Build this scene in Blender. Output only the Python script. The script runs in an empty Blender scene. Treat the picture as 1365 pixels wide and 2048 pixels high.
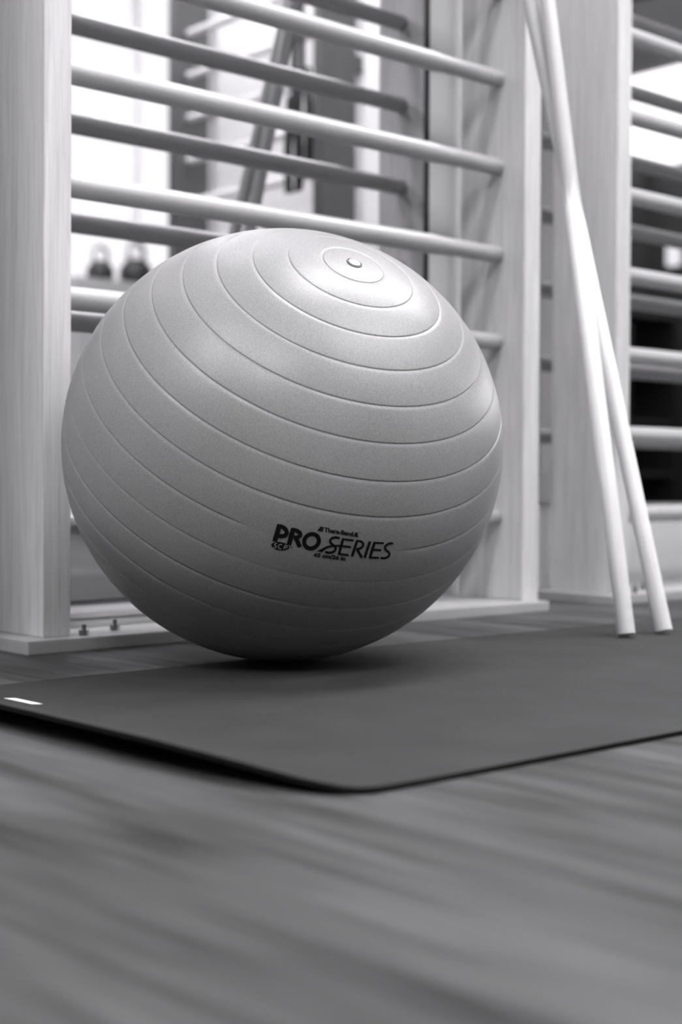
import bpy, bmesh, math, random
from mathutils import Vector, Matrix
random.seed(7)
sc = bpy.context.scene
C = sc.collection
R_ = math.radians

# ------------------------------------------------------------------ camera
YAW, PITCH, ROLL = R_(42.252), R_(-0.72), R_(0.266)
fw = Vector((math.sin(YAW)*math.cos(PITCH), math.cos(YAW)*math.cos(PITCH), math.sin(PITCH)))
r0 = Vector((math.cos(YAW), -math.sin(YAW), 0.0))
u0 = r0.cross(fw)
cr = r0*math.cos(ROLL) + u0*math.sin(ROLL)
cu = -r0*math.sin(ROLL) + u0*math.cos(ROLL)
cam_d = bpy.data.cameras.new('camera')
cam = bpy.data.objects.new('camera', cam_d); C.objects.link(cam)
cam.matrix_world = Matrix(((cr.x, cu.x, -fw.x, 0.0), (cr.y, cu.y, -fw.y, 0.0), (cr.z, cu.z, -fw.z, 0.2669), (0, 0, 0, 1)))
cam_d.sensor_fit = 'VERTICAL'; cam_d.sensor_height = 36.0; cam_d.sensor_width = 24.0
cam_d.lens = 2926.55/2048*36.0
cam_d.shift_y = -21.1/2048
cam_d.clip_start = 0.02; cam_d.clip_end = 60
cam_d.dof.use_dof = True
cam_d.dof.focus_distance = 1.95
cam_d.dof.aperture_fstop = 2.8
sc.camera = cam

# ------------------------------------------------------------------ view, world
sc.view_settings.view_transform = 'Standard'
sc.view_settings.look = 'None'
sc.view_settings.gamma = 1.0
sc.view_settings.exposure = 0.18
sc.view_settings.use_curve_mapping = False
sc.cycles.use_denoising = True
w = bpy.data.worlds.new('world'); sc.world = w; w.use_nodes = True
w.node_tree.nodes['Background'].inputs[0].default_value = (0.8, 0.79, 0.81, 1)
w.node_tree.nodes['Background'].inputs[1].default_value = 0.01

LAMP = 28.0          # radiance of the ceiling light panels
KEY = 25.0           # radiance of the big square panel behind the camera
WINDOW = 1.4         # radiance of the daylit window panes
FAR_WINDOW = 14.0    # radiance of the daylit window in the far right wall
SKYLIGHT = 2.6       # radiance of the luminous ceiling at the far end

# room dimensions
WALL_Y = 2.2316      # painted face of the wall behind the bars
GLASS_Y = 2.2256     # front face of the mirrors
FRONT_Y = -3.1
FAR_Y = -4.50          # the far end of the room is a little deeper
LEFT_X, RIGHT_X = -4.0, 12.34
CEIL = 3.5

# ------------------------------------------------------------------ materials
def grey(v):
    return (v, v*0.998, v*1.001, 1.0)

def new_mat(name):
    m = bpy.data.materials.new(name); m.use_nodes = True
    nt = m.node_tree
    return m, nt, nt.nodes['Principled BSDF']

def plain(name, v, rough=0.5, metal=0.0, spec=0.5, var=0.06, scale=8.0, bump=0.0, bscale=200.0):
    m, nt, b = new_mat(name)
    b.inputs['Roughness'].default_value = rough
    b.inputs['Metallic'].default_value = metal
    b.inputs['Specular IOR Level'].default_value = spec
    tc = nt.nodes.new('ShaderNodeTexCoord')
    n = nt.nodes.new('ShaderNodeTexNoise'); n.inputs['Scale'].default_value = scale; n.inputs['Detail'].default_value = 4
    nt.links.new(tc.outputs['Object'], n.inputs['Vector'])
    r = nt.nodes.new('ShaderNodeValToRGB')
    r.color_ramp.elements[0].position = 0.3; r.color_ramp.elements[1].position = 0.7
    r.color_ramp.elements[0].color = grey(v*(1-var)); r.color_ramp.elements[1].color = grey(v*(1+var))
    nt.links.new(n.outputs['Fac'], r.inputs['Fac'])
    nt.links.new(r.outputs['Color'], b.inputs['Base Color'])
    if bump:
        n2 = nt.nodes.new('ShaderNodeTexNoise'); n2.inputs['Scale'].default_value = bscale; n2.inputs['Detail'].default_value = 3
        nt.links.new(tc.outputs['Object'], n2.inputs['Vector'])
        bp = nt.nodes.new('ShaderNodeBump'); bp.inputs['Strength'].default_value = bump; bp.inputs['Distance'].default_value = 0.002
        nt.links.new(n2.outputs['Fac'], bp.inputs['Height'])
        nt.links.new(bp.outputs['Normal'], b.inputs['Normal'])
    return m

def wood(name, v, axis='Z', contrast=0.2, rough=0.42, coat=0.15, fine=130.0, knots=False):
    """pale wood whose grain runs along one axis"""
    m, nt, b = new_mat(name)
    b.inputs['Roughness'].default_value = rough
    b.inputs['Coat Weight'].default_value = coat
    b.inputs['Coat Roughness'].default_value = 0.3
    tc = nt.nodes.new('ShaderNodeTexCoord')
    oi = nt.nodes.new('ShaderNodeObjectInfo')
    add = nt.nodes.new('ShaderNodeVectorMath'); add.operation = 'ADD'
    mul = nt.nodes.new('ShaderNodeVectorMath'); mul.operation = 'SCALE'; mul.inputs[0].default_value = (3.1, 5.7, 2.3)
    nt.links.new(oi.outputs['Random'], mul.inputs['Scale'])
    nt.links.new(tc.outputs['Object'], add.inputs[0]); nt.links.new(mul.outputs[0], add.inputs[1])
    def stretched(sa, sb, detail, dist):
        mp = nt.nodes.new('ShaderNodeMapping')
        s = [sa, sa, sa]; s['XYZ'.index(axis)] = sb
        mp.inputs['Scale'].default_value = s
        nt.links.new(add.outputs[0], mp.inputs['Vector'])
        n = nt.nodes.new('ShaderNodeTexNoise'); n.inputs['Scale'].default_value = 1.0
        n.inputs['Detail'].default_value = detail; n.inputs['Distortion'].default_value = dist
        nt.links.new(mp.outputs[0], n.inputs['Vector'])
        return n
    n1 = stretched(fine*1.6, fine*0.05, 6, 1.2)
    n2 = stretched(24.0, 1.3, 4, 2.0)
    mx = nt.nodes.new('ShaderNodeMix'); mx.data_type = 'FLOAT'; mx.inputs[0].default_value = 0.45
    nt.links.new(n1.outputs['Fac'], mx.inputs[2]); nt.links.new(n2.outputs['Fac'], mx.inputs[3])
    r = nt.nodes.new('ShaderNodeValToRGB')
    r.color_ramp.elements[0].position = 0.34; r.color_ramp.elements[1].position = 0.62
    r.color_ramp.elements[0].color = grey(v*(1-contrast)); r.color_ramp.elements[1].color = grey(v*(1+contrast*0.6))
    nt.links.new(mx.outputs[0], r.inputs['Fac'])
    nt.links.new(r.outputs['Color'], b.inputs['Base Color'])
    bp = nt.nodes.new('ShaderNodeBump'); bp.inputs['Strength'].default_value = 0.12; bp.inputs['Distance'].default_value = 0.001
    nt.links.new(n1.outputs['Fac'], bp.inputs['Height']); nt.links.new(bp.outputs['Normal'], b.inputs['Normal'])
    return m

def glow(name, v, strength):
    m = bpy.data.materials.new(name); m.use_nodes = True
    nt = m.node_tree; nt.nodes.clear()
    o = nt.nodes.new('ShaderNodeOutputMaterial'); e = nt.nodes.new('ShaderNodeEmission')
    e.inputs[0].default_value = (v, v*0.983, v*1.012, 1.0); e.inputs[1].default_value = strength
    nt.links.new(e.outputs[0], o.inputs[0])
    return m

def floor_material():
    m, nt, b = new_mat('dark_floorboards')
    b.inputs['Roughness'].default_value = 0.55
    b.inputs['Specular IOR Level'].default_value = 0.16
    tc = nt.nodes.new('ShaderNodeTexCoord')
    sp = nt.nodes.new('ShaderNodeSeparateXYZ'); nt.links.new(tc.outputs['Object'], sp.inputs[0])
    def math_(op, a, bval=None, link=None):
        n = nt.nodes.new('ShaderNodeMath'); n.operation = op
        if hasattr(a, 'links'): nt.links.new(a, n.inputs[0])
        else: n.inputs[0].default_value = a
        if link is not None: nt.links.new(link, n.inputs[1])
        elif bval is not None: n.inputs[1].default_value = bval
        return n.outputs[0]
    W = 0.118
    xs = math_('DIVIDE', math_('ADD', sp.outputs['X'], 0.03), W)
    idx = math_('FLOOR', xs)
    frac = math_('FRACT', xs)
    wn = nt.nodes.new('ShaderNodeTexWhiteNoise'); wn.noise_dimensions = '1D'; nt.links.new(idx, wn.inputs['W'])
    # plank grain
    mp = nt.nodes.new('ShaderNodeMapping'); mp.inputs['Scale'].default_value = (48.0, 3.2, 1.0)
    off = nt.nodes.new('ShaderNodeCombineXYZ'); nt.links.new(math_('MULTIPLY', wn.outputs['Value'], 37.0), off.inputs['Y'])
    va = nt.nodes.new('ShaderNodeVectorMath'); nt.links.new(tc.outputs['Object'], va.inputs[0]); nt.links.new(off.outputs[0], va.inputs[1])
    nt.links.new(va.outputs[0], mp.inputs['Vector'])
    n = nt.nodes.new('ShaderNodeTexNoise'); n.inputs['Scale'].default_value = 1.0; n.inputs['Detail'].default_value = 5; n.inputs['Distortion'].default_value = 0.8
    nt.links.new(mp.outputs[0], n.inputs['Vector'])
    mp2 = nt.nodes.new('ShaderNodeMapping'); mp2.inputs['Scale'].default_value = (7.0, 2.0, 1.0)
    nt.links.new(va.outputs[0], mp2.inputs['Vector'])
    n2 = nt.nodes.new('ShaderNodeTexNoise'); n2.inputs['Scale'].default_value = 1.0; n2.inputs['Detail'].default_value = 3
    nt.links.new(mp2.outputs[0], n2.inputs['Vector'])
    mix = nt.nodes.new('ShaderNodeMix'); mix.data_type = 'FLOAT'; mix.inputs[0].default_value = 0.5
    nt.links.new(n.outputs['Fac'], mix.inputs[2]); nt.links.new(n2.outputs['Fac'], mix.inputs[3])
    r = nt.nodes.new('ShaderNodeValToRGB')
    r.color_ramp.elements[0].position = 0.36; r.color_ramp.elements[1].position = 0.64
    r.color_ramp.elements[0].color = grey(0.020); r.color_ramp.elements[1].color = grey(0.088)
    nt.links.new(mix.outputs[0], r.inputs['Fac'])
    tone = math_('ADD', math_('MULTIPLY', wn.outputs['Value'], 0.3), 0.85)
    gap = math_('MULTIPLY', math_('GREATER_THAN', frac, 0.02), 0.75)
    tone = math_('MULTIPLY', tone, None, math_('ADD', gap, 0.25))
    vm = nt.nodes.new('ShaderNodeVectorMath'); vm.operation = 'SCALE'
    nt.links.new(r.outputs['Color'], vm.inputs[0]); nt.links.new(tone, vm.inputs['Scale'])
    nt.links.new(vm.outputs[0], b.inputs['Base Color'])
    bp = nt.nodes.new('ShaderNodeBump'); bp.inputs['Strength'].default_value = 0.25; bp.inputs['Distance'].default_value = 0.001
    nt.links.new(n.outputs['Fac'], bp.inputs['Height']); nt.links.new(bp.outputs['Normal'], b.inputs['Normal'])
    return m

def ball_material():
    m, nt, b = new_mat('ball_rubber')
    b.inputs['Roughness'].default_value = 0.38
    b.inputs['Specular IOR Level'].default_value = 0.45
    tc = nt.nodes.new('ShaderNodeTexCoord')
    n = nt.nodes.new('ShaderNodeTexNoise'); n.inputs['Scale'].default_value = 620; n.inputs['Detail'].default_value = 2
    nt.links.new(tc.outputs['Object'], n.inputs['Vector'])
    n2 = nt.nodes.new('ShaderNodeTexNoise'); n2.inputs['Scale'].default_value = 6; n2.inputs['Detail'].default_value = 3
    nt.links.new(tc.outputs['Object'], n2.inputs['Vector'])
    mx = nt.nodes.new('ShaderNodeMix'); mx.data_type = 'FLOAT'; mx.inputs[0].default_value = 0.25
    nt.links.new(n.outputs['Fac'], mx.inputs[2]); nt.links.new(n2.outputs['Fac'], mx.inputs[3])
    r = nt.nodes.new('ShaderNodeValToRGB')
    r.color_ramp.elements[0].position = 0.3; r.color_ramp.elements[1].position = 0.7
    r.color_ramp.elements[0].color = grey(0.19); r.color_ramp.elements[1].color = grey(0.315)
    nt.links.new(mx.outputs[0], r.inputs['Fac']); nt.links.new(r.outputs['Color'], b.inputs['Base Color'])
    bp = nt.nodes.new('ShaderNodeBump'); bp.inputs['Strength'].default_value = 0.22; bp.inputs['Distance'].default_value = 0.0006
    nt.links.new(n.outputs['Fac'], bp.inputs['Height']); nt.links.new(bp.outputs['Normal'], b.inputs['Normal'])
    return m

M_post = wood('beech_post', 0.53, 'Z')
def pole_material():
    m = wood('pale_pole', 0.84, 'Z', contrast=0.10, rough=0.5, coat=0.0, fine=60)
    nt = m.node_tree; b = nt.nodes['Principled BSDF']
    src = b.inputs['Base Color'].links[0].from_socket
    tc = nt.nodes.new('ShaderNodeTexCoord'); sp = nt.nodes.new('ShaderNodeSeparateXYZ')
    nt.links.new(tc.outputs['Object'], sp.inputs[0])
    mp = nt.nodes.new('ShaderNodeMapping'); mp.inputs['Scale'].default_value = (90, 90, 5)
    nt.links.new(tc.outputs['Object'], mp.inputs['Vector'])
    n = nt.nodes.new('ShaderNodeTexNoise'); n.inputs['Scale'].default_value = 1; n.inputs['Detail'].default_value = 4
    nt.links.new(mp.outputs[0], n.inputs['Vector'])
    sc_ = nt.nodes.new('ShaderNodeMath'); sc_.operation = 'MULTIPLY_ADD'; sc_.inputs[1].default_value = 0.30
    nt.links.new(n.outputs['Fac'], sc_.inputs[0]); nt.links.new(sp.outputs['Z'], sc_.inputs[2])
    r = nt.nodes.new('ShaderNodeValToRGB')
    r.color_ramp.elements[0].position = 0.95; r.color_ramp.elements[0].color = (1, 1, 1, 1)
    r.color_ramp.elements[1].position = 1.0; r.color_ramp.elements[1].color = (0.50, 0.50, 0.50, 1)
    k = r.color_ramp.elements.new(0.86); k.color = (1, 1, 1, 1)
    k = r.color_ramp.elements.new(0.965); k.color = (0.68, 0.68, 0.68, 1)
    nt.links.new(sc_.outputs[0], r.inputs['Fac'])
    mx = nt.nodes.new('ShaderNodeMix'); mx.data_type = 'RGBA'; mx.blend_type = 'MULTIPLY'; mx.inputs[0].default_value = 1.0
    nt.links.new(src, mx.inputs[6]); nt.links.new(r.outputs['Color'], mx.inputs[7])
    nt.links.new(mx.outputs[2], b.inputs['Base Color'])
    return m

M_rung = wood('beech_rung', 0.36, 'X', contrast=0.06, rough=0.33, coat=0.35)
M_base = wood('beech_base', 0.34, 'X', contrast=0.10)
M_postshade = wood('shaded_post', 0.09, 'Z')  # shade on the unlit sides of the partition posts, put into their colour
M_rungpale = wood('pale_rung', 0.8, 'X', contrast=0.05)
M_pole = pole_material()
M_floor = floor_material()
M_ball = ball_material()
M_ink = plain('black_ink', 0.006, 0.6, spec=0.15, var=0.1)
M_plug = plain('white_plug', 0.95, 0.4)
M_dark = plain('dark_plastic', 0.02, 0.5)
M_mat = plain('mat_rubber', 0.03, 0.7, spec=0.22, var=0.16, scale=9, bump=0.5, bscale=420)
M_foam = plain('black_foam', 0.008, 0.9, spec=0.1)
M_tag = plain('white_label', 0.85, 0.5)
M_white = plain('white_paint', 0.82, 0.6, var=0.02, scale=2)
M_wall = plain('pale_grey_paint', 0.6, 0.6, var=0.02, scale=2)
M_ceil = plain('dark_ceiling_paint', 0.06, 0.8, var=0.03, scale=2)
M_darkwall = plain('dark_wall_paint', 0.045, 0.7, var=0.05, scale=2)
M_metal = plain('steel', 0.35, 0.3, metal=1.0)
M_strap = plain('black_webbing', 0.008, 0.8)
M_grey = plain('grey_laminate', 0.42, 0.5)
M_lamp = glow('ceiling_panel_light', 1.0, LAMP)
M_key = glow('bright_panel_light', 1.0, KEY)
M_window = glow('daylit_pane', 1.0, WINDOW)
M_far = glow('far_daylit_pane', 1.0, FAR_WINDOW)
M_sky = glow('luminous_ceiling', 1.0, SKYLIGHT)
M_sconce = glow('lit_sconce', 1.0, 1.2)
def mirror_material():
    m, nt, b = new_mat('mirror_glass')
    b.inputs['Base Color'].default_value = (0.66, 0.655, 0.665, 1)
    b.inputs['Metallic'].default_value = 1.0
    b.inputs['Roughness'].default_value = 0.0
    return m
M_mirror = mirror_material()

# ------------------------------------------------------------------ mesh helpers
def mesh_obj(name, bm, mat, parent=None, smooth=False):
    me = bpy.data.meshes.new(name)
    bm.normal_update()
    bm.to_mesh(me); bm.free()
    me.materials.append(mat)
    if smooth:
        for p in me.polygons: p.use_smooth = True
    o = bpy.data.objects.new(name, me); C.objects.link(o)
    if parent is not None: o.parent = parent
    return o

def pydata_obj(name, verts, faces, mat, parent=None, smooth=False):
    me = bpy.data.meshes.new(name)
    me.from_pydata(verts, [], faces); me.update()
    me.materials.append(mat)
    if smooth:
        for p in me.polygons: p.use_smooth = True
    o = bpy.data.objects.new(name, me); C.objects.link(o)
    if parent is not None: o.parent = parent
    return o

def box(bm, x0, x1, y0, y1, z0, z1, bevel=0.0):
    m = Matrix.Translation(((x0+x1)/2, (y0+y1)/2, (z0+z1)/2)) @ Matrix.Diagonal((x1-x0, y1-y0, z1-z0, 1))
    ret = bmesh.ops.create_cube(bm, size=1.0, matrix=m)
    if bevel:
        es = list({e for v in ret['verts'] for e in v.link_edges})
        bmesh.ops.bevel(bm, geom=es, offset=bevel, segments=2, profile=0.7, affect='EDGES')

def tube(bm, pts, radii, n=20, caps=True):
    """tube through points; radii may be floats or (a, b) pairs"""
    pts = [Vector(p) for p in pts]
    rings = []
    for i, p in enumerate(pts):
        d = (pts[min(i+1, len(pts)-1)] - pts[max(i-1, 0)]).normalized()
        ref = Vector((0, 0, 1)) if abs(d.z) < 0.9 else Vector((1, 0, 0))
        a = d.cross(ref).normalized(); b = a.cross(d).normalized()
        ra, rb = radii[i] if isinstance(radii[i], tuple) else (radii[i], radii[i])
        rings.append([bm.verts.new(p + a*(ra*math.cos(2*math.pi*k/n)) + b*(rb*math.sin(2*math.pi*k/n))) for k in range(n)])
    for i in range(len(rings)-1):
        for k in range(n):
            f = bm.faces.new((rings[i][k], rings[i][(k+1) % n], rings[i+1][(k+1) % n], rings[i+1][k])); f.smooth = True
    if caps:
        bm.faces.new(rings[0][::-1]); bm.faces.new(rings[-1])
    bmesh.ops.recalc_face_normals(bm, faces=bm.faces[:])

def empty(name, loc, label=None, cat=None, group=None):
    o = bpy.data.objects.new(name, None); C.objects.link(o); o.location = loc
    o.empty_display_size = 0.05
    if label: o['label'] = label
    if cat: o['category'] = cat
    if group: o['group'] = group
    return o

def tag(o, label, cat, group=None):
    o['label'] = label; o['category'] = cat
    if group: o['group'] = group
    return o

def struct(o):
    o['kind'] = 'structure'
    return o

def boxes(name, specs, mat, parent=None, bevel=0.0):
    bm = bmesh.new()
    for s in specs: box(bm, *s, bevel=bevel)
    return mesh_obj(name, bm, mat, parent)

def local(root, specs):
    """world-space boxes -> boxes in the root's own space (root unrotated)"""
    l = root.location
    return [(a-l.x, b-l.x, c-l.y, d-l.y, e-l.z, f-l.z) for a, b, c, d, e, f in specs]

# ------------------------------------------------------------------ room shell
T = 0.12
struct(boxes('floor', [(LEFT_X-T, RIGHT_X+T, FAR_Y-T, WALL_Y+T, -0.08, 0.0)], M_floor))
struct(boxes('ceiling', [(LEFT_X-T, RIGHT_X+T, FAR_Y-T, WALL_Y+T, CEIL, CEIL+0.1)], M_ceil))
struct(boxes('wall_back', [(LEFT_X-T, RIGHT_X+T, WALL_Y, WALL_Y+T, 0.0, CEIL)], M_wall))
struct(boxes('wall_left', [(LEFT_X-T, LEFT_X, FRONT_Y, WALL_Y, 0.0, CEIL)], M_darkwall))
FY0, FY1, FZ0, FZ1 = 0.2, 1.4, 1.8, 3.2
struct(boxes('wall_right', [(RIGHT_X, RIGHT_X+T, FAR_Y, FY0, 0.0, CEIL), (RIGHT_X, RIGHT_X+T, FY1, WALL_Y, 0.0, CEIL),
                            (RIGHT_X, RIGHT_X+T, FY0, FY1, 0.0, FZ0), (RIGHT_X, RIGHT_X+T, FY0, FY1, FZ1, CEIL)], M_darkwall))
fwn = struct(boxes('window_2', [(RIGHT_X-0.01, RIGHT_X+0.08, FY0, FY0+0.04, FZ0, FZ1), (RIGHT_X-0.01, RIGHT_X+0.08, FY1-0.04, FY1, FZ0, FZ1),
                                (RIGHT_X-0.01, RIGHT_X+0.08, FY0, FY1, FZ0, FZ0+0.04), (RIGHT_X-0.01, RIGHT_X+0.08, FY0, FY1, FZ1-0.04, FZ1)], M_white))
boxes('window_pane', [(RIGHT_X+0.05, RIGHT_X+0.06, FY0+0.04, FY1-0.04, FZ0+0.04, FZ1-0.04)], M_far, fwn)
# front wall: white run with the window openings, then the dark-painted far run
WX0, WX1, WZ0, WZ1 = 4.35, 5.72, 0.9, 3.46
struct(boxes('wall_front', [(3.6, WX0, FRONT_Y-T, FRONT_Y, 0, CEIL), (WX1, 8.0, FRONT_Y-T, FRONT_Y, 0, CEIL),
                            (WX0, WX1, FRONT_Y-T, FRONT_Y, 0, WZ0), (WX0, WX1, FRONT_Y-T, FRONT_Y, WZ1, CEIL)], M_white))
struct(boxes('wall_front_near', [(LEFT_X, 3.6, FRONT_Y-T, FRONT_Y, 0, CEIL)], M_darkwall))
struct(boxes('wall_front_far', [(8.0, RIGHT_X, FAR_Y-T, FAR_Y, 0, CEIL), (8.0-T, 8.0, FAR_Y-T, FRONT_Y-T, 0, CEIL)], M_darkwall))
win = struct(boxes('window_1', [(WX0, WX0+0.03, FRONT_Y-0.08, FRONT_Y+0.01, WZ0, WZ1), (WX1-0.03, WX1, FRONT_Y-0.08, FRONT_Y+0.01, WZ0, WZ1),
                         (WX0, WX1, FRONT_Y-0.08, FRONT_Y+0.01, WZ0, WZ0+0.04), (WX0, WX1, FRONT_Y-0.08, FRONT_Y+0.01, WZ1-0.03, WZ1),
                         (5.125, 5.155, FRONT_Y-0.08, FRONT_Y+0.01, WZ0, WZ1)], M_white))
boxes('window_pane', [(WX0+0.03, 5.125, FRONT_Y-0.06, FRONT_Y-0.05, WZ0+0.04, WZ1-0.03)], M_window, win)
boxes('window_pane', [(5.155, WX1-0.03, FRONT_Y-0.06, FRONT_Y-0.05, WZ0+0.04, WZ1-0.03)], M_window, win)
# partition that carries the second set of bars (seen only in the mirror)
PX = 3.98
struct(boxes('wall_partition', [(PX, PX+0.1, -0.92, 0.196, 0, CEIL)], M_white))
pl = boxes('pillar', [(-0.27, 0.27, -0.13, 0.13, 0, CEIL)], M_wall, None, 0.004)
pl.location = (7.28, -1.68, 0); tag(pl, 'plain pale grey pillar standing in the far half of the gym', 'pillar')
# luminous far ceiling
struct(boxes('trim_1', [(8.05, RIGHT_X-0.01, FAR_Y+0.01, 0.4, CEIL-0.012, CEIL-0.001)], M_white))
sk = empty('ceiling_light', (10.9, -2.1, CEIL-0.03), 'very large luminous ceiling panel at the dark far end of the gym', 'ceiling light')
boxes('diffuser', local(sk, [(9.5, RIGHT_X-0.03, FAR_Y+0.03, 0.3, CEIL-0.03, CEIL-0.013)]), M_sky, sk)

# ceiling light panels over the training floor
LAMPS = []
ROWS = [(1.25, 'in the row nearest the mirrors', 0.55, ((-3.0, 'farthest left'), (-1.5, 'second'), (1.9, 'third'), (3.0, 'fourth'), (4.3, 'fifth'))),
        (-0.75, 'in the middle row', 0.45, ((1.5, 'left-hand'), (2.8, 'middle'), (4.3, 'right-hand'))),
        (-2.4, 'in the row nearest the front wall', 0.3, ((1.5, 'left-hand'), (2.8, 'middle'), (4.3, 'right-hand')))]
for ry, rl, rw, cols in ROWS:
    for rx, cl in cols:
        LAMPS.append((rx, ry, 1.2, rw, '%s ceiling light panel %s' % (cl, rl)))
LAMPS.append((-1.4, -0.8, 1.2, 1.2, 'large square ceiling light panel behind and left of the camera'))
for x, y, a, b, lab in LAMPS:
    t = empty('ceiling_light', (x, y, CEIL), lab, 'ceiling light', 'ceiling light panels')
    boxes('frame', [(-a/2-0.03, a/2+0.03, -b/2-0.03, -b/2, -0.05, 0), (-a/2-0.03, a/2+0.03, b/2, b/2+0.03, -0.05, 0),
                    (-a/2-0.03, -a/2, -b/2, b/2, -0.05, 0), (a/2, a/2+0.03, -b/2, b/2, -0.05, 0)], M_grey, t)
    boxes('diffuser', [(-a/2, a/2, -b/2, b/2, -0.045, -0.03)], M_key if b > 1 else M_lamp, t)

# mirrors on the back wall
def mirror(x0, x1, zb, label):
    t = empty('wall_mirror', ((x0+x1)/2, GLASS_Y, zb), label, 'mirror')
    boxes('mirror_glass', local(t, [(x0, x1, GLASS_Y, WALL_Y-0.0005, zb, 2.35)]), M_mirror, t)
    for a in (x1, x0-0.011):
        boxes('edge_strip', local(t, [(a, a+0.011, GLASS_Y-0.003, WALL_Y-0.0005, zb-0.002, 2.352)]), M_dark, t)
    return t
mirror(1.16, 2.2615, 0.025, 'large wall mirror behind the first set of wall bars, above the ball')
mirror(2.46, 6.4, 0.2225, 'wall mirror behind the far set of wall bars at the right edge')

# ------------------------------------------------------------------ wall bars
Z0, DZ = 0.1977, 0.185
RUNG_Y = 2.0794
def rung_mesh(x0, x1, M_rg):
    bm = bmesh.new()
    L = x1 - x0
    prof = [(0.0, .0185, .0185), (0.02, .0190, .0190), (0.05, .0195, .0200), (L-.26, .0195, .0200), (L-.215, .0195, .0202), (L-.19, .0188, .0190),
            (L-.17, .0180, .0180), (L-.02, .0178, .0178), (L, .0178, .0178)]
    tube(bm, [(p[0]-L/2, 0, 0) for p in prof], [(p[1], p[2]) for p in prof], n=28)
    me = bpy.data.meshes.new('rung'); bm.to_mesh(me); bm.free(); me.materials.append(M_rg)
    return me

def wall_bars(xl, xr, label, base_l, base_r, W=0.050, M_up=None, M_rg=None):
    """xl/xr: inner faces of the two uprights"""
    M_up = M_up or M_post; M_rg = M_rg or M_rung
    cx = (xl+xr)/2
    t = empty('wall_bars', (cx, 2.09, 0.0), label, 'wall bars')
    F, B = 2.0046, 2.188
    boxes('post', local(t, [(xl-W, xl, F, B, 0.022, 2.42)]), M_up, t, 0.003)
    boxes('post', local(t, [(xr, xr+W, F, B, 0.022, 2.42)]), M_up, t, 0.003)
    for a, b in ((xl-W+0.008, xl-0.002), (xr+0.002, xr+W-0.008)):
        for za, zb in ((0.3, 0.36), (1.9, 1.96)):
            boxes('wall_batten', local(t, [(a, b, B, WALL_Y, za, zb)]), M_up, t)
    base = boxes('base_board', local(t, [(base_l, base_r, 1.9754, WALL_Y-0.004, 0.0, 0.022)]), M_base, t, 0.003)
    for bx, by in ((base_l+0.115, 2.0), (base_l+0.2, 2.04)):
        bm = bmesh.new()
        bmesh.ops.create_cone(bm, cap_ends=True, segments=6, radius1=0.008, radius2=0.008, depth=0.009,
                              matrix=Matrix.Translation((bx-cx, by-2.09, 0.0265)))
        bmesh.ops.create_cone(bm, cap_ends=True, segments=12, radius1=0.004, radius2=0.0035, depth=0.012,
                              matrix=Matrix.Translation((bx-cx, by-2.09, 0.034)))
        mesh_obj('bolt', bm, M_metal, base)
    me = rung_mesh(xl-0.012, xr+0.012, M_rg)
    for k in range(12):
        o = bpy.data.objects.new('rung', me); C.objects.link(o); o.parent = t
        o.location = (0, RUNG_Y-2.09, Z0+DZ*k)
    return t
wall_bars(1.242, 2.335, 'pale wooden wall bars behind the exercise ball', 1.149, 2.387)
wall_bars(-0.214, 0.879, 'unseen wooden wall bars added left of the nearest upright to shade it', -0.30, 0.931)  # unseen set, added to shade the left face of the nearest upright
wall_bars(2.698, 3.791, 'wooden wall bars at the right edge, beyond the leaning poles', 2.603, 3.843)
# the set on the partition: same build, turned to face the left wall
pb = wall_bars(1.242, 2.155, 'wall bars with shade-coloured posts on the white partition, seen only in the mirror', 1.16, 2.22, 0.05, M_postshade, M_rungpale)
pb.rotation_euler = (0, 0, R_(-90)); pb.location = (PX-(WALL_Y-2.09), -0.3095, 0.0)

# ------------------------------------------------------------------ exercise ball
BC = Vector((1.3864, 1.6529, 0.3208)); BR = Vector((0.3217, 0.3217, 0.3153))
AX = Vector((-0.13979473, -0.62343798, 0.76927402)).normalized()
N0 = Vector((-0.4272241, -0.8046393, -0.4123533)).normalized()
E1 = Vector((0.9034049, -0.3983528, -0.1586652)); UP = Vector((-0.0365938, -0.4403076, 0.8971010))
A1 = E1.copy(); A1 = (A1 - AX*A1.dot(AX)).normalized(); A2 = AX.cross(A1)
AZT = math.atan2(N0.dot(A2), N0.dot(A1))      # azimuth of the lettering about the valve axis
RINGS = [7.8, 16.1, 24.6, 33.4, 42.2, 50.9, 59.8, 68.4, 77.3, 86.0, 94.8, 103.8, 112.6, 121.3, 130.0, 138.6, 147.2, 155.8, 164.2, 172.2]
def ring_depth(i, az):
    d = abs((az - AZT + math.pi) % (2*math.pi) - math.pi)
    if i == 8: return max(0.0, min(1.0, (math.degrees(d)-21.0)/3.0))
    if i == 9: return 0.15 + 0.35*max(0.0, min(1.0, (math.degrees(d)-22.0)/4.0))
    return 1.0
def profile(th, az):
    """relative radius at polar angle th (degrees) from the valve"""
    v = 1.0
    lo, hi = 0.0, 180.0
    for i, r in enumerate(RINGS):
        d = th - r
        if abs(d) < 1.4:
            v += ring_depth(i, az)*(-0.0027*math.exp(-(d/(0.13 if d < 0 else 0.5))**2))
        if r <= th: lo = r
        elif hi == 180.0: hi = r
    s = (th-lo)/(hi-lo)
    v += 0.0011*math.sin(math.pi*s)
    return v
def ball_point(n, h=0.0):
    n = n.normalized()
    th = math.degrees(math.acos(max(-1, min(1, n.dot(AX)))))
    az = math.atan2(n.dot(A2), n.dot(A1))
    k = profile(th, az) + h/0.32
    return Vector((n.x*BR.x*k, n.y*BR.y*k, n.z*BR.z*k))
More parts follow.
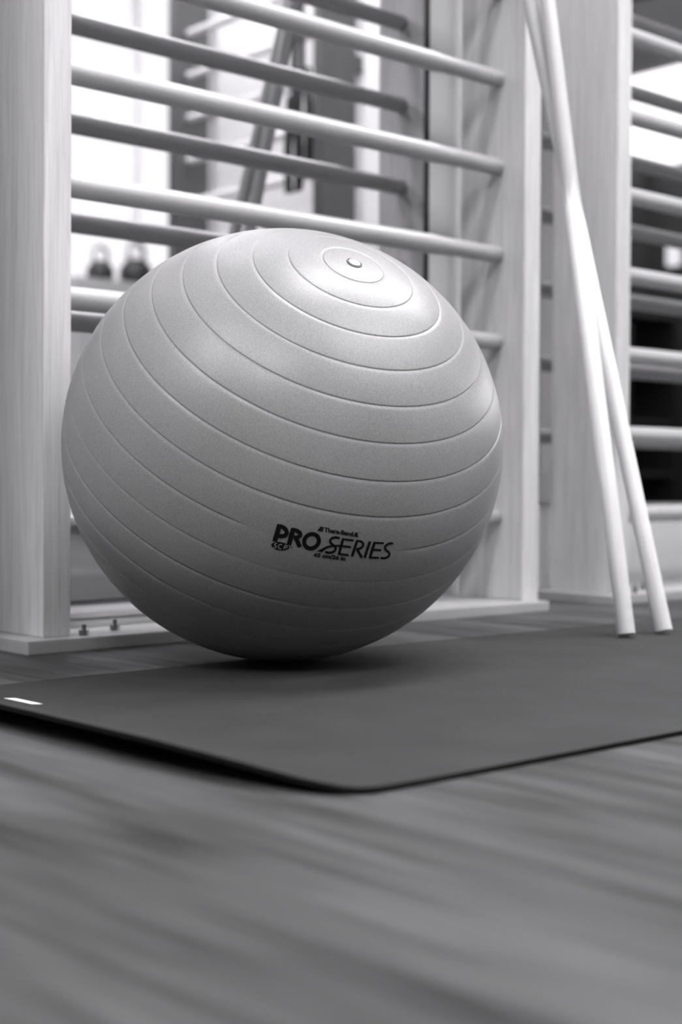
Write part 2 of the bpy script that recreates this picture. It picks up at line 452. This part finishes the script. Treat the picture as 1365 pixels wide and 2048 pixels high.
def build_ball():
    t = empty('exercise_ball', (BC.x, BC.y, 0.006), 'large grey ridged exercise ball with black lettering, resting on the mat edge', 'exercise ball')
    off = Vector((0, 0, BC.z-0.006))
    ths = []
    edges = [0.6] + RINGS + [179.4]
    for i in range(len(edges)-1):
        a, b = edges[i], edges[i+1]
        ths += [a]
        ths += [a+x for x in (0.12, 0.25, 0.4, 0.6, 0.85, 1.25)]
        m = 4
        ths += [a+1.2 + (b-1.2-0.45-a)*(k/m) for k in range(1, m+1)]
        ths += [b-0.26, b-0.16, b-0.08]
    ths += [179.4]
    N = 300
    verts, faces = [], []
    for th in ths:
        ct, st = math.cos(R_(th)), math.sin(R_(th))
        for k in range(N):
            az = 2*math.pi*k/N
            n = AX*ct + (A1*math.cos(az) + A2*math.sin(az))*st
            f = profile(th, az)
            verts.append((n.x*BR.x*f+off.x, n.y*BR.y*f+off.y, n.z*BR.z*f+off.z))
    for i in range(len(ths)-1):
        for k in range(N):
            k2 = (k+1) % N
            faces.append((i*N+k, (i+1)*N+k, (i+1)*N+k2, i*N+k2))
    faces.append(tuple(range(N))); L = (len(ths)-1)*N
    faces.append(tuple(L+k for k in range(N))[::-1])
    pydata_obj('ball_body', verts, faces, M_ball, t, True)
    # valve plug: white disc in a dark seat
    def disc(name, r, h, mat, par):
        bm = bmesh.new()
        c = ball_point(AX, h) + off
        rot = AX.to_track_quat('Z', 'Y').to_matrix().to_4x4()
        bmesh.ops.create_cone(bm, cap_ends=True, segments=32, radius1=r*1.02, radius2=r, depth=0.004, matrix=Matrix.Translation(c) @ rot)
        return mesh_obj(name, bm, mat, par)
    seat = disc('valve_seat', 0.0110, -0.0009, M_dark, t); seat['label'] = 'dark recessed valve seat'
    plug = disc('valve_plug', 0.0080, -0.0001, M_plug, seat); plug['label'] = 'white valve plug'
    # printed lettering -------------------------------------------------
    CU = CUBIC
    def to_ball(px, py, h):
        a, b = (px-660)/100.0, (py-1085)/100.0
        g = (1, a, b, a*a, a*b, b*b, a**3, a*a*b, a*b*b, b**3)
        u = sum(x*y for x, y in zip(CU[0], g)); v = sum(x*y for x, y in zip(CU[1], g))
        return ball_point(N0 + E1*u + UP*v, h) + off
    t1 = lambda p: (530+p[0]/9.75, 1035+p[1]/9.75)
    t2 = lambda p: (660+p[0]/9.75, 1035+p[1]/9.75)
    def smooth_path(P, closed=False, n=6):
        out = []
        m = len(P)
        for i in range(m if closed else m-1):
            p0 = P[(i-1) % m] if closed or i > 0 else P[i]
            p1, p2 = P[i], P[(i+1) % m]
            p3 = P[(i+2) % m] if closed or i+2 < m else p2
            for k in range(n):
                s = k/n
                out.append(tuple(0.5*((2*p1[j]) + (-p0[j]+p2[j])*s + (2*p0[j]-5*p1[j]+4*p2[j]-p3[j])*s*s + (-p0[j]+3*p1[j]-3*p2[j]+p3[j])*s**3) for j in (0, 1)))
        if not closed: out.append(P[-1])
        return out
    def ribbon(V, F, P, wd, h, closed=False, straight=False):
        """flat stroke of width wd (pixels of the print) along the path P"""
        if straight:
            Q = []
            for i in range(len(P)-1):
                for k in range(5): Q.append(tuple(P[i][j]+(P[i+1][j]-P[i][j])*k/5 for j in (0, 1)))
            Q.append(P[-1]); P = Q
        wd = wd*1.1
        m = len(P); idx = []
        for i in range(m):
            a = P[(i-1) % m] if closed or i > 0 else P[i]
            b = P[(i+1) % m] if closed or i < m-1 else P[i]
            dx, dy = b[0]-a[0], b[1]-a[1]; L = math.hypot(dx, dy) or 1
            nx, ny = -dy/L*wd/2, dx/L*wd/2
            V.append(to_ball(P[i][0]+nx, P[i][1]+ny, h)); V.append(to_ball(P[i][0]-nx, P[i][1]-ny, h))
            idx.append((len(V)-2, len(V)-1))
        for i in range(m if closed else m-1):
            a, b = idx[i], idx[(i+1) % m]
            F.append((a[0], b[0], b[1], a[1]))
    def poly(V, F, P, h):
        cx = sum(p[0] for p in P)/len(P); cy = sum(p[1] for p in P)/len(P)
        rings = [[to_ball(cx+(p[0]-cx)*s, cy+(p[1]-cy)*s, h) for p in P] for s in (0.34, 0.67, 1.0)]
        c = len(V); V.append(to_ball(cx, cy, h)); base = []
        for r in rings: base.append(len(V)); V.extend(r)
        n = len(P)
        for k in range(n):
            k2 = (k+1) % n
            F.append((c, base[0]+k2, base[0]+k))
            F.append((base[0]+k, base[0]+k2, base[1]+k2, base[1]+k)); F.append((base[1]+k, base[1]+k2, base[2]+k2, base[2]+k))
    h1 = 0.0005
    S = 1/9.75
    def piece(name, build, mat=M_ink, par=t, label=None):
        V, F = [], []
        build(V, F)
        o = pydata_obj(name, V, F, mat, par)
        if label: o['label'] = label
        return o
    def word_pro(V, F):
        rb = lambda P, wd, sm=True, cl=False: ribbon(V, F, smooth_path([t1(p) for p in P], cl) if sm else [t1(p) for p in P], wd*S, h1, cl, not sm)
        rb([(288, 132), (192, 462)], 86, False)
        rb([(262, 162), (340, 178), (400, 222), (425, 280), (405, 332), (350, 358), (262, 352)], 74)
        rb([(556, 202), (466, 534)], 84, False)
        rb([(535, 232), (610, 246), (668, 282), (690, 322), (672, 362), (620, 384), (560, 386)], 72)
        rb([(594, 378), (638, 470), (684, 572)], 78, False)
        O = [(910+143*math.cos(a)*1.0 - 14*math.sin(a), 458+141*math.sin(a)) for a in [2*math.pi*k/40 for k in range(40)]]
        ribbon(V, F, [t1(p) for p in O], 74*S, h1, True)
    def word_series(V, F):
        def rb(P, wd, sm=True, f=t2): ribbon(V, F, smooth_path([f(p) for p in P]) if sm else [f(p) for p in P], wd*S, h1, False, not sm)
        # first S with its swash
        rb([(192, 398), (110, 386), (45, 402), (8, 445), (20, 495), (78, 545), (115, 590), (98, 645), (40, 678), (-30, 682), (-90, 668)], 42)
        sw = [(-252, 655), (-160, 608), (-70, 562), (20, 540), (120, 532), (215, 534), (215, 568), (120, 566), (30, 576), (-55, 604), (-110, 640), (-148, 672)]
        V0 = len(V)
        up_, lo_ = sw[:6], sw[6:][::-1]
        up_ = smooth_path([t2(p) for p in up_]); lo_ = smooth_path([t2(p) for p in lo_])
        for a, b in zip(up_, lo_):
            V.append(to_ball(*a, h1)); V.append(to_ball(*b, h1))
        for i in range(len(up_)-1): F.append((V0+2*i, V0+2*i+1, V0+2*i+3, V0+2*i+2))
        rb([(262, 402), (178, 714)], 44, False)
        rb([(240, 418), (462, 443)], 36, False); rb([(215, 552), (412, 576)], 36, False); rb([(158, 704), (366, 730)], 36, False)
        rb([(535, 440), (432, 756)], 44, False)
        rb([(520, 452), (595, 460), (645, 498), (640, 550), (598, 594), (520, 612)], 38)
        rb([(528, 612), (622, 776)], 46, False)
        rb([(780, 460), (676, 782)], 42, False)
        rb([(872, 474), (778, 784)], 44, False)
        rb([(850, 486), (1048, 497)], 35, False); rb([(825, 624), (1000, 633)], 35, False); rb([(762, 774), (952, 779)], 34, False)
        rb([(1230, 500), (1155, 504), (1098, 534), (1074, 585), (1100, 636), (1146, 672), (1160, 716), (1130, 762), (1068, 787), (985, 780)], 38)
    def oval(V, F):
        poly(V, F, [t1((300+174*math.cos(a)-12*math.sin(a), 553+26*math.cos(a)+78*math.sin(a))) for a in [2*math.pi*k/36 for k in range(36)]], h1)
        poly(V, F, [t1(p) for p in ((497, 566), (547, 574), (545, 586), (497, 577))], h1)
    def oval_letters(V, F):
        rb = lambda P, sm=True: ribbon(V, F, smooth_path([t1(p) for p in P]) if sm else [t1(p) for p in P], 17*S, 0.0009, False, not sm)
        rb([(240, 502), (205, 500), (192, 522), (216, 546), (222, 568), (200, 580), (166, 572)])
        rb([(335, 520), (292, 520), (264, 552), (276, 592), (322, 602)])
        rb([(392, 528), (366, 608)], False); rb([(390, 533), (428, 540), (434, 562), (412, 580), (380, 576)])
    def logo(tf, tl, tr, br, bl):
        # slanted four-bar emblem beside the small word
        def b(V, F):
            q = lambda a, b, s: (a[0]+(b[0]-a[0])*s, a[1]+(b[1]-a[1])*s)
            for k in range(4):
                s0, s1 = k/4.0, (k+0.86)/4.0
                poly(V, F, [tf(q(bl, tl, s0)), tf(q(br, tr, s0)), tf(q(br, tr, s1)), tf(q(bl, tl, s1))], h1)
        return b
    def dot(V, F):
        poly(V, F, [t2((572+9*math.cos(a), 292+9*math.sin(a))) for a in [2*math.pi*k/10 for k in range(10)]], h1)
    def font_word(text, p0, p1, cap, shear, bold, serif=False):
        """small lettering set from the built-in face between two baseline points"""
        def b(V, F):
            cd = bpy.data.curves.new('word', 'FONT'); cd.body = text; cd.offset = bold; cd.shear = shear; cd.resolution_u = 3
            ob = bpy.data.objects.new('word', cd); C.objects.link(ob)
            dg = bpy.context.evaluated_depsgraph_get()
            me = bpy.data.meshes.new_from_object(ob.evaluated_get(dg))
            xs = [v.co.x for v in me.vertices]; x0, x1 = min(xs), max(xs)
            H = 0.70
            ex = ((p1[0]-p0[0])/(x1-x0), (p1[1]-p0[1])/(x1-x0))
            base = len(V)
            for v in me.vertices:
                s, q = v.co.x-x0, v.co.y/H
                V.append(to_ball(p0[0]+ex[0]*s, p0[1]+ex[1]*s - cap*q, h1))
            for p in me.polygons: F.append(tuple(base+i for i in p.vertices))
            bpy.data.objects.remove(ob); bpy.data.curves.remove(cd); bpy.data.meshes.remove(me)
        return b
    piece('bold_lettering', word_pro)
    piece('light_lettering', word_series)
    ov = piece('oval_badge', oval)
    piece('badge_lettering', oval_letters, M_ball, ov, 'grey letters knocked out of the black oval')
    piece('emblem', logo(t1, (1085, 166), (1152, 180), (1128, 272), (1022, 254)))
    piece('emblem', logo(t2, (492, 284), (538, 288), (553, 380), (462, 364)))
    piece('registered_mark', dot)
    piece('small_lettering', font_word('Thera-Band', t1((1160, 272)), t2((458, 362)), 8.6, 0.06, 0.042))
    piece('size_lettering', font_word('65 cm/26 in', t1((958, 752)), t2((305, 836)), 7.4, 0.22, 0.045))
    return t
CUBIC = [[-0.004503, 0.201094, 0.062767, 0.010721, 0.008096, 0.01236, 0.006659, 0.005567, 0.009709, 0.004454], [-0.000387, 0.03499, -0.219142, -0.010076, -0.004629, -0.017688, -2.8e-05, -0.008071, -0.002558, -0.009959]]
build_ball()

# ------------------------------------------------------------------ exercise mat
MX0, MX1, MY0, MY1 = 0.789, 2.75, 0.905, 1.685
def mat_height(x, y):
    """the short end nearest the lens curls up off the boards"""
    e = max(0.0, 1-(x-MX0)/0.14)
    along = max(0.0, min(1.0, (y-MY0+0.012)/0.25)); along = along*(2-along)
    far = max(0.0, 1-max(0.0, y-1.50)/0.6)
    z = 0.021*e*e*along*far
    z += 0.0012*max(0.0, math.sin(y*9+x*4))*max(0.0, 1-abs(y-MY1)/0.06)*(1 if x < 1.1 else 0)
    return z
def build_mat():
    t = empty('exercise_mat', (1.6, 1.3, 0.0), 'dark grey rubber exercise mat spread on the floor under the ball', 'exercise mat')
    TH = 0.0055
    xs = [MX0+0.14*(i/18)**1.3 for i in range(18)] + [MX0+0.14 + (MX1-MX0-0.14)*i/60 for i in range(61)]
    ys = [MY0 + (MY1-MY0)*j/50 for j in range(51)]
    def place(x, y, dz):
        x0_, y0_ = x, y
        # rounded corners and a slightly wavy far edge
        r = 0.045
        cx = min(max(x, MX0+r), MX1-r); cy = min(max(y, MY0+r), MY1-r)
        d = math.hypot(x-cx, y-cy)
        if d > r and x != cx and y != cy:
            m = max(abs(x-cx), abs(y-cy))
            x, y = cx+(x-cx)*m/d, cy+(y-cy)*m/d
        sk = max(0.0, 1-(y-MY0)/0.22); x += 0.045*sk*sk*max(0.0, 1-(x-MX0)/0.5)
        y += 0.012*math.sin(2.6*(x-1.0))*max(0.0, (y-1.3)/(MY1-1.3))
        return (x-1.6, y-1.3, mat_height(x0_, y0_)+dz)
    nx, ny = len(xs), len(ys)
    V = [place(x, y, TH) for x in xs for y in ys] + [place(x, y, 0.0002) for x in xs for y in ys]
    F = []; o = nx*ny
    for i in range(nx-1):
        for j in range(ny-1):
            a = i*ny+j
            F.append((a, a+ny, a+ny+1, a+1)); F.append((o+a, o+a+1, o+a+ny+1, o+a+ny))
    for i in range(nx-1):
        a = i*ny; F.append((a, o+a, o+a+ny, a+ny)); a = i*ny+ny-1; F.append((a, a+ny, o+a+ny, o+a))
    for j in range(ny-1):
        F.append((j, j+1, o+j+1, o+j)); a = (nx-1)*ny+j; F.append((a, o+a, o+a+1, a+1))
    ob = pydata_obj('mat_sheet', V, F, M_mat, t, False)
    ob.data.materials.append(M_foam)
    for p in ob.data.polygons:
        if p.normal.z < 0.5: p.material_index = 1
    V, F = [], []
    LX0, LX1, LY0, LY1 = 0.872, 0.888, 1.492, 1.556
    for i in range(5):
        for j in range(7):
            x = LX0+(LX1-LX0)*i/4; y = LY0+(LY1-LY0)*j/6
            V.append((x-1.6, y-1.3, mat_height(x, y)+TH+0.0006))
    for i in range(4):
        for j in range(6): a = i*7+j; F.append((a, a+7, a+8, a+1))
    lb = pydata_obj('sewn_label', V, F, M_tag, t); lb['label'] = 'small white label'
build_mat()

# ------------------------------------------------------------------ leaning poles
def pole(foot, aim, length, r, label):
    f, a = Vector(foot), Vector(aim)
    d = (a-f).normalized()
    o = bpy.data.objects.new('wooden_pole', None)
    bm = bmesh.new()
    zs = [0, 0.002, 0.3*length, 0.6*length, length-0.002, length]
    tube(bm, [(0, 0, z) for z in zs], [r*0.93, r, r, r*0.98, r*0.97, r*0.9], n=28)
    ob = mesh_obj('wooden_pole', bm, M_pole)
    ob.rotation_euler = d.to_track_quat('Z', 'Y').to_euler()
    ob.location = f + Vector((0, 0, 0.006 + r*math.sqrt(max(0, 1-d.z*d.z))))
    tag(ob, label, 'pole', 'leaning wooden poles')
    bpy.data.objects.remove(o)
    return ob
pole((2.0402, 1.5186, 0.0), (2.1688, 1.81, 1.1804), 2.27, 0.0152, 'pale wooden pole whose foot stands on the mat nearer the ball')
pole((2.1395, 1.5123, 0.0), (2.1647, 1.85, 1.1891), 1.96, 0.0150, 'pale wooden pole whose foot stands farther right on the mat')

# ------------------------------------------------------------------ things seen only in the mirrors
def suspension_strap():
    t = empty('suspension_strap', (3.62, 0.20, 1.3), 'black suspension strap with handles hanging by the partition bars', 'strap')
    bm = bmesh.new()
    tube(bm, [(0.0, -0.01, 1.15), (0.0, -0.01, 0.42)], [(0.02, 0.004), (0.02, 0.004)], n=8)
    tube(bm, [(0.0, 0.03, 1.15), (0.0, 0.035, 0.52)], [(0.018, 0.004), (0.018, 0.004)], n=8)
    mesh_obj('webbing', bm, M_strap, t)
    for y, z in ((-0.01, 0.24), (0.045, 0.33)):
        bm = bmesh.new()
        tube(bm, [(0, y-0.02, z+0.2), (0, y-0.035, z), (0, y-0.03, z-0.16), (0, y+0.03, z-0.16), (0, y+0.035, z), (0, y+0.02, z+0.2)], [0.017]*6, n=10)
        h = mesh_obj('handle', bm, M_strap, t)
suspension_strap()

cab = empty('cabinet', (4.82, -2.86, 0.0), 'grey cabinet under the window, seen only in the mirror', 'cabinet')
boxes('carcass', local(cab, [(4.42, 5.22, -3.08, -2.62, 0.0, 1.42)]), M_grey, cab, 0.004)
boxes('door', local(cab, [(4.44, 4.81, -2.62, -2.60, 0.04, 1.38)]), M_grey, cab, 0.003)
boxes('door', local(cab, [(4.83, 5.20, -2.62, -2.60, 0.04, 1.38)]), M_grey, cab, 0.003)
def kettlebell(x, y, z, s, label):
    t = empty('kettlebell', (x, y, z), label, 'kettlebell')
    bm = bmesh.new()
    prof = [(0.0, .055), (0.012, .075), (0.05, .098), (0.09, .102), (0.13, .09), (0.165, .06), (0.175, .03)]
    tube(bm, [(0, 0, p[0]*s) for p in prof], [p[1]*s for p in prof], n=24)
    mesh_obj('bell', bm, M_dark, t)
    bm = bmesh.new()
    tube(bm, [(0.045*s*k, 0, h*s) for k, h in ((-1, .15), (-1.3, .2), (-1.1, .255), (0, .28), (1.1, .255), (1.3, .2), (1, .15))], [0.016*s]*7, n=10)
    mesh_obj('handle', bm, M_metal, t)
kettlebell(4.72, -2.85, 1.42, 0.8, 'dark kettlebell on the left half of the grey cabinet')
kettlebell(4.97, -2.85, 1.42, 1.0, 'larger dark kettlebell on the right half of the grey cabinet')

# dark storage rack and lit sconce at the far end
rk = empty('storage_rack', (11.4, -4.1, 0.0), 'dark storage rack in the far corner of the gym', 'rack')
for x in (10.8, 11.96):
    boxes('upright', local(rk, [(x, x+0.05, -4.4, -3.9, 0, 1.9)]), M_dark, rk)
for z in (0.35, 0.85, 1.35, 1.86):
    boxes('shelf', local(rk, [(10.85, 11.96, -4.4, -3.9, z, z+0.03)]), M_darkwall, rk)
sl = empty('wall_sconce', (RIGHT_X-0.01, -4.15, 2.58), 'small lit wall sconce on the dark right wall', 'lamp')
boxes('lamp_shade', [(-0.08, -0.01, -0.07, 0.07, -0.13, 0.13)], M_sconce, sl, 0.02)
boxes('back_plate', [(-0.01, 0.01, -0.05, 0.05, -0.1, 0.1)], M_metal, sl)
